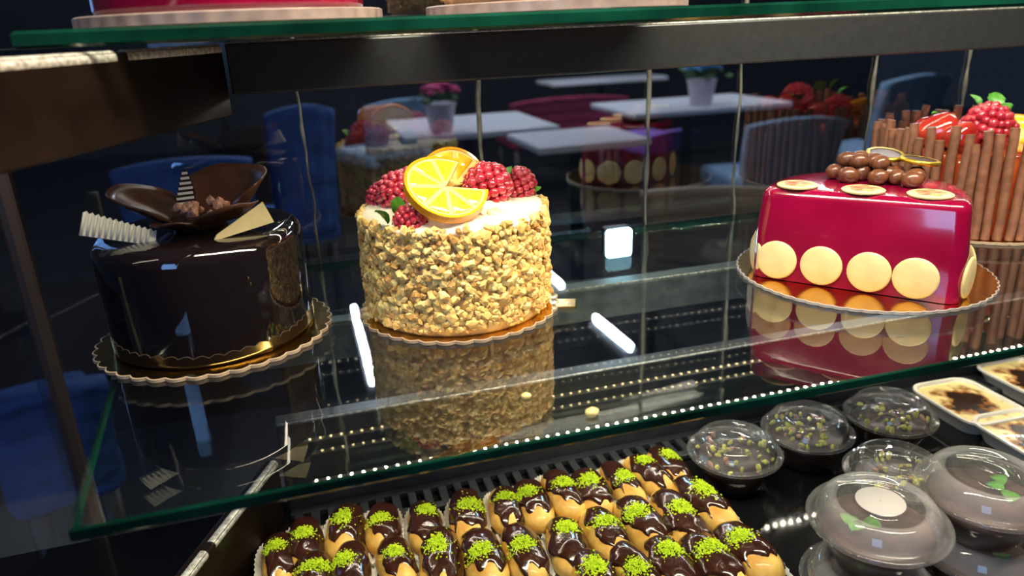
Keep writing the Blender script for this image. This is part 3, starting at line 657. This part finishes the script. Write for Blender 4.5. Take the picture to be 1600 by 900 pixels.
link('tray_floor', MB().box(-0.080, 0.362, 0.36, 0.652, 0, 0.003).mesh('tray_floor', M['blackm'], False), tr)
link('divider', MB().box(-0.0012, 0.0012, -0.27, 0.0, 0.003, 0.016).mesh('divider', M['black'], False), tr, (0.094, 0.585, 0), (0, 0, D(4)))
link('rim', MB().box(-0.0015, 0.0015, -0.29, 0.0, 0.0, 0.016).mesh('rim', M['black'], False), tr, (0.362, 0.652, 0), (0, 0, 0))
rr = random.Random(77); cnt = 0
for rn, pts in rows:
    for i, (px, py) in enumerate(pts):
        q = on_z(px, py, EZ + 0.018); n = len(pts)
        wd = 'leftmost' if i == 0 else 'rightmost' if i == n - 1 else ORD[i] + ' from the left'
        yaw = rr.uniform(-0.13, 0.13) + (0.06 if px > 960 else -0.04); z0 = EZ + (0.003 if rn != 'back row' else 0)
        sc_ = rr.uniform(0.94, 1.04) * (0.93 if rn == 'back row' else 1.0)
        e = thing('eclair', f'chocolate glazed eclair with pistachio powder, {wd} in the {rn}', 'eclair', (q.x, q.y, EZ), yaw, 'eclairs on the tray')
        e.rotation_euler = (rr.uniform(-.05, .05), rr.uniform(-.12, .12), yaw); e.scale = (sc_ * rr.uniform(0.93, 1.05), sc_ * rr.uniform(0.94, 1.10), sc_)
        k = cnt
        link('choux_body', EB[k % 4], e); link('chocolate_glaze', EG[(k * 3 + k // 8) % 8], e)
        if k % 2 == 0: link('chocolate_cream', ECR, e)
        o = link('pistachio_powder', EP[(k * 5 + k // 6) % 6], e); o['kind'] = 'stuff'
        lo = link('paper_cup', EN[k % 3], None, (q.x, q.y, EZ - 0.0012), (0, 0, yaw), sc_ * 0.97)
        tag(lo, f'white pleated paper cup under the eclair {wd} in the {rn}', 'paper cup', 'paper cups of the eclairs')
        cnt += 1

# ------------------------------------------------------------------ lidded dessert bowls
RIM = {}
def bowl_set(r, frost):
    """meshes for a bowl of radius r (rim), standing 0.045 high, with domed lid"""
    h = 0.040
    bowl = MB().lathe([(0.0005, 0.001), (r * 0.56, 0.001), (r * 0.60, 0.003), (r * 0.78, h * 0.6), (r * 0.89, h), (r * 0.97, h + 0.001), (r * 1.0, h + 0.002)], 56, cap=False).mesh('bowl', M['bowl'])
    fill = MB().lathe([(0.0005, 0.002), (r * 0.55, 0.002), (r * 0.585, 0.004), (r * 0.765, h * 0.6), (r * 0.83, h * 0.84), (r * 0.76, h * 0.90), (r * 0.4, h * 0.95), (0.0005, h * 0.93)], 48, 0, lambda a, q, z: 1 + (0.012 * math.sin(5 * a) if z > h * 0.8 else 0)).mesh('dessert', M['pudding_l'] if frost else M['pudding'])
    z0 = h + 0.0034
    rim = [(r * 0.98, z0 - 0.004), (r * 1.035, z0 - 0.0035), (r * 1.045, z0 - 0.001), (r * 1.02, z0 + 0.0006), (r * 0.99, z0 - 0.0002), (r * 0.965, z0 + 0.0016), (r * 0.94, z0 + 0.0006), (r * 0.915, z0 + 0.0012)]
    lid = [(r * 0.915, z0 + 0.0012), (r * 0.90, z0 + 0.0045), (r * 0.87, z0 + 0.0085), (r * 0.82, z0 + 0.0130), (r * 0.76, z0 + 0.0160), (r * 0.70, z0 + 0.0172), (r * 0.65, z0 + 0.0165), (r * 0.615, z0 + 0.0145)]
    lid2 = [(r * 0.615, z0 + 0.0145), (r * 0.59, z0 + 0.0132), (r * 0.45, z0 + 0.0134), (r * 0.37, z0 + 0.0138), (r * 0.355, z0 + 0.0158)]
    lid3 = [(r * 0.355, z0 + 0.0158), (r * 0.335, z0 + 0.0163), (0.0005, z0 + 0.0163)]
    me = MB().lathe(lid, 64, cap=False).mesh('lid', M['lid_frost'] if frost else M['lid']); RIM[r] = MB().lathe(rim, 64, cap=False).mesh('lid_rim', M['lid'])
    me2 = MB().lathe(lid2, 64, cap=False).mesh('lid_well', M['lid']); me3 = MB().lathe(lid3, 48, cap=False).mesh('lid_disc', M['lid_clearring'] if frost else M['lid'])
    return bowl, fill, me, me2, me3, h
BS = bowl_set(0.0480, False); BF = bowl_set(0.0514, True)
BS_DISC = MB().lathe([(0.0514 * 0.355, 0.0592), (0.0514 * 0.335, 0.0597), (0.0005, 0.0597)], 48, cap=False).mesh('lid_disc', M['lid'])
nutbit = [MB().blob((0, 0, 0), 1, 1, 0.25, 0, (1.2, 0.8, 0.7), rnd=random.Random(k)).mesh('pistachio_bit', M['pnut'] if k % 3 else M['pnut2'], False) for k in range(6)]
def place_bowl(px, py, zb, S, label, seed, nuts=0, green=0, tilt=(0, 0), pos=None, sd_frost=True):
    r0 = S[5]; q = on_z(px, py, zb + r0 + 0.004) if pos is None else Vector((*pos, 0))
    o = thing('dessert_bowl', label, 'dessert bowl', (q.x, q.y, zb), 0, 'lidded dessert bowls'); o.rotation_euler = (tilt[0], tilt[1], seed)
    link('bowl', S[0], o); link('dessert', S[1], o); ld = link('lid', S[2], o); link('lid_rim', RIM[0.0514 if S is BF else 0.0480], ld); link('lid_well', S[3], ld); link('lid_disc', S[4] if sd_frost else BS_DISC, ld)
    rr = random.Random(seed)
    for i in range(nuts):
        a = rr.uniform(0, 6.28); q2 = 0.040 * math.sqrt(rr.random()); link('pistachio_bit', nutbit[rr.randrange(6)], o, (q2 * math.cos(a), q2 * math.sin(a), 0.0385 + rr.uniform(0, 0.004)), (rr.uniform(0, 6), rr.uniform(0, 6), rr.uniform(0, 6)), rr.uniform(0.0022, 0.0042))
    for i in range(green):
        link('mint_leaf', LEAF, o, (rr.uniform(-0.02, 0.02), rr.uniform(-0.03, 0.0), 0.0395), (0.05, 0.05, rr.uniform(0, 6)), 0.7)
    return q
place_bowl(1148, 702, DECK + 0.0003, BS, 'clear lidded bowl of dark pudding with pistachios right next to the eclairs', 1, 40)
place_bowl(1262, 668, DECK + 0.0003, BS, 'clear lidded bowl of dark pudding, second from the eclairs under the shelf edge', 2, 42)
place_bowl(1391, 645, DECK + 0.0003, BS, 'clear lidded bowl of dark pudding beside the browned custard dish', 3, 34)
place_bowl(1400, 736, DECK + 0.0003, BS, 'clear lidded pistachio pudding bowl half hidden behind the misted stacks', 4, 36)
STK = 0.0600
for px, py, tl, lb1, lb2, sd in ((1373, 806, (0.03, 0.02), 'misted lidded bowl on top of the left stack, mint showing inside', 'lower lidded bowl of the left stack, cut off by the bottom edge', 11),
                                 (1538, 760, (0.0, -0.03), 'misted lidded bowl on top of the right stack with ringed lid', 'lower dark lidded bowl of the right stack', 14)):
    q = place_bowl(px, py, DECK + STK + 0.0012, BF, lb1, sd, 0, 3, tl, sd_frost=(sd == 11))
    place_bowl(0, 0, DECK + 0.0003, BF, lb2, sd + 1, 0, 2, (0, 0), pos=(q.x + (0.008 if sd == 14 else -0.002), q.y - 0.002), sd_frost=False)
q = on_z(1640, 850, DECK + 0.1); place_bowl(0, 0, DECK + 0.0003, BF, 'misted lidded bowl at the right edge, mostly out of the frame', 21, 0, 2, pos=(q.x + 0.022, q.y - 0.050))
q = on_z(1650, 690, DECK + 0.05); place_bowl(0, 0, DECK + 0.0003, BF, 'misted lidded bowl at the right edge in front of the custard dishes', 22, 0, 0, pos=(q.x + 0.045, q.y - 0.018))

# ------------------------------------------------------------------ browned custard dishes
def rrect(hx, hy, r, n=7):
    pts = []
    for cx, cyy, a0 in ((hx - r, hy - r, 0), (-hx + r, hy - r, 90), (-hx + r, -hy + r, 180), (hx - r, -hy + r, 270)):
        for k in range(n): a = D(a0 + 90 * k / (n - 1)); pts.append((cx + r * math.cos(a), cyy + r * math.sin(a)))
    return pts
def dish_mesh():
    b = MB(); lv = [(0.80, 0.0), (0.98, 0.019), (1.05, 0.020), (1.05, 0.0225), (0.97, 0.0225), (0.94, 0.0175)]; n = None; vs = []
    for k, z in lv: pl = rrect(0.043 * k, 0.052 * k, 0.020 * k); n = len(pl); vs += [(x, y, z) for x, y in pl]
    fs = [(j * n + k, j * n + (k + 1) % n, (j + 1) * n + (k + 1) % n, (j + 1) * n + k) for j in range(len(lv) - 1) for k in range(n)] + [tuple(reversed(range(n)))]
    b.add(vs, fs); d = b.mesh('dish', M['ceramic'], True, 0.9)
    c = MB(); vs = [(0, 0, 0.0016)]; 
    for k, z in ((0.4, 0.0014), (0.75, 0.0006), (0.948, 0)): vs += [(x, y, z) for x, y in rrect(0.043 * k, 0.052 * k, 0.020 * k)]
    fs = [(0, 1 + k, 1 + (k + 1) % n) for k in range(n)] + [(1 + j * n + k, 1 + j * n + (k + 1) % n, 1 + (j + 1) * n + (k + 1) % n, 1 + (j + 1) * n + k) for j in range(2) for k in range(n)]
    c.add(vs, fs); return d, c.mesh('browned_custard', M['custard'])
DM = dish_mesh()
for px, py, lb in ((1513, 626, 'white dish of browned custard, fully visible beside the pudding bowls'), (1612, 590, 'white dish of browned custard furthest back at the right edge'), (1618, 680, 'white dish of browned custard nearest, cut off by the right edge')):
    q = on_z(px, py, DECK + 0.021); o = thing('custard_dish', lb, 'custard dish', (q.x, q.y, DECK + 0.0003), D(-2), 'browned custard dishes')
    link('dish', DM[0], o); link('browned_custard', DM[1], o, (0, 0, 0.0190))

# ------------------------------------------------------------------ cafe reflections built as solid furniture beyond the glass back
FL = -0.95
struct(link('floor', MB().box(-4, 8, 0.95, 9, FL - 0.05, FL).mesh('floor', M['floor'], False)), 'dark cafe floor beyond the case')
struct(link('wall_back', MB().box(-4, 8, 9, 9.1, FL, 2.4).mesh('wall_back', M['cwall'], False)), 'dark far wall of the cafe')
def table(px, py, hw, hd, label):
    q = on_z(px, py, -0.2); o = thing('cafe_table', label, 'table', (q.x, q.y, FL), 0, 'white cafe tables')
    bevel(link('table_top', MB().box(-hw, hw, -hd, hd, 0.72, 0.75).mesh('table_top', M['table'], False), o), 0.008)
    link('pedestal', MB().lathe([(0.2, 0), (0.2, 0.015), (0.03, 0.04), (0.03, 0.70), (0.12, 0.72)], 20).mesh('pedestal', M['blackm']), o); return q
def chair(px, py, Y, mt, label, rz=0.0, ztop=None, wdt=0.24):
    q = on_y(px, py, Y); top = q.z - FL
    o = thing('cafe_chair', label, 'chair', (q.x, q.y, FL), rz, 'velvet cafe chairs')
    sd = 0.46
    bevel(link('seat', MB().box(-wdt, wdt, -0.24, 0.24, sd - 0.1, sd).mesh('seat', mt, False), o), 0.03, 4)
    b = MB(); nx, nzv = 14, 12; vs = []
    for j in range(nzv + 1):
        for i in range(nx + 1):
            x = -wdt + 2 * wdt * i / nx; z = sd - 0.05 + (top - sd + 0.05) * j / nzv; tuft = 0.018 * abs(math.sin(i * PI / 3.5) * math.sin(j * PI / 3)); roll = 0.03 * (j / nzv) ** 3
            vs.append((x * (0.92 + 0.1 * j / nzv), -0.22 - 0.05 * j / nzv + tuft - roll + 0.05 * (x / wdt) ** 2, z - 0.03 * (x / wdt) ** 2 * (j / nzv)))
    m = len(vs); vs += [(x, y - 0.06, z) for x, y, z in vs]; fs = []
    idx = lambda i, j: j * (nx + 1) + i
    for j in range(nzv):
        for i in range(nx): qd = (idx(i, j), idx(i + 1, j), idx(i + 1, j + 1), idx(i, j + 1)); fs += [qd, tuple(m + t for t in reversed(qd))]
    rim = [idx(i, 0) for i in range(nx + 1)] + [idx(nx, j) for j in range(1, nzv + 1)] + [idx(i, nzv) for i in range(nx - 1, -1, -1)] + [idx(0, j) for j in range(nzv - 1, 0, -1)]
    for a, c in zip(rim, rim[1:] + rim[:1]): fs.append((a, c, m + c, m + a))
    b.add(vs, fs); link('backrest', b.mesh('backrest', mt, True), o)
    lg = MB().lathe([(0.014, 0), (0.022, sd - 0.1)], 10).mesh('leg', M['wood'])
    for sx in (-1, 1):
        for syy in (-1, 1): link('leg', lg, o, (sx * (wdt - 0.04), syy * 0.2, 0))
def flowers(px, py, petal_m, label):
    q = on_z(px, py, -0.2); s = q.y / 3.5 * 0.72
    o = thing('flower_pot', label, 'flower pot', (q.x, q.y, -0.2), 0, 'flower pots on the tables'); o.scale = (s,) * 3
    link('pot', MB().lathe([(0.075, 0), (0.1, 0.17), (0.106, 0.172), (0.106, 0.185), (0.095, 0.185), (0.09, 0.15), (0.001, 0.15)], 28).mesh('pot', M['pot']), o)
    rr = random.Random(int(px)); b = MB()
    for i in range(60): b.blob((rr.gauss(0, 0.06), rr.gauss(0, 0.06), 0.2 + rr.uniform(0, 0.06)), rr.uniform(0.015, 0.03), 1, 0.3, 0, (1, 1, 0.5), rnd=rr)
    link('foliage', b.mesh('foliage', M['green'], False), o)
    fm = MB()
    for k in range(9): a = 2 * PI * k / 9; fm.blob((0.017 * math.cos(a), 0.017 * math.sin(a), 0.004 * (k % 2)), 0.013, 1, 0.1, 0, (1, 1, 0.6))
    fm.blob((0, 0, 0.006), 0.014, 1); me = fm.mesh('blossom', petal_m)
    for i in range(26): a = rr.uniform(0, 6.3); d = 0.115 * math.sqrt(rr.random()); link('blossom', me, o, (d * math.cos(a), d * math.sin(a), 0.30 - 3.2 * d * d + rr.uniform(-.01, .01)), (rr.uniform(-.6, .6), rr.uniform(-.6, .6), 0), 1.1)
table(730, 192, 0.36, 0.34, 'white table carrying the magenta flowers')
table(900, 212, 0.24, 0.22, 'white table in front of the purple cushion')
table(940, 122, 0.5, 0.2, 'white table furthest back behind the glass')
table(1075, 160, 0.46, 0.30, 'white table carrying the blue flowers')
flowers(690, 206, M['magenta'], 'magenta flowers in a lilac-white pot')
flowers(1095, 165, M['bluepetal'], 'pale blue flowers in a white pot')
chair(1362, 112, 3.5, M['chair_b'], 'pale blue tufted chair at the right, beyond the glass back', 0.2)
chair(1200, 172, 3.2, M['chair_b'], 'pale blue tufted chair behind the middle tables', -0.1)
chair(432, 156, 3.3, M['chair_blue'], 'deep blue chair behind the reflected nut cake', 0.3, wdt=0.13)
chair(285, 228, 3.0, M['chair_blue'], 'deep blue chair behind the chocolate cake', 0.1, wdt=0.22)
chair(1130, 262, 2.3, M['chair_beige'], 'beige chair close behind the glass back', -0.5, wdt=0.27)
chair(870, 145, 5.2, M['redcloth'], 'crimson chair behind the white tables', 0.0, wdt=0.42)
chair(1010, 195, 4.6, M['purple'], 'purple chair between the white tables', 0.2, wdt=0.2)
chair(590, 150, 5.0, M['chair_b'], 'pale blue chair left of the magenta flowers', 0.4)

chair(38, 520, 1.6, M['chair_blue'], 'bright blue chair standing in for the blue reflection in the left end pane', 0.35, wdt=0.10)  # added chair, its blue velvet stands in for a reflection in the pane
# cafe ceiling tube lamps
M['tube'] = emat('tube_lamp', (0.85, 0.92, 1.0), 150)
def tube_lamp(x0, y0, x1, y1, z, label):
    o = thing('tube_lamp', label, 'lamp', (x0, y0, z), 0, 'tube lamps of the cafe'); d = Vector((x1 - x0, y1 - y0, 0)); n = d.normalized()
    link('tube', MB().tube([(0, 0, 0), tuple(d)], 0.016, 10).mesh('tube', M['tube'], True), o)
    a = math.atan2(d.y, d.x)
    link('housing', MB().box(-0.02, d.length + 0.02, -0.03, 0.03, 0.02, 0.06, 0, Matrix.Rotation(a, 4, 'Z')).mesh('housing', M['table'], False), o)
tube_lamp(1.495, 3.64, 1.512, 3.205, 1.35, 'short white tube lamp mirrored in the lower glass shelf')
for i, (x, y, wd) in enumerate(((0.2, 4.6, 'left'), (1.6, 5.6, 'middle'), (3.2, 4.2, 'right'))):
    tube_lamp(x, y, x, y - 1.1, 1.45, f'long white tube lamp on the {wd} of the cafe ceiling')
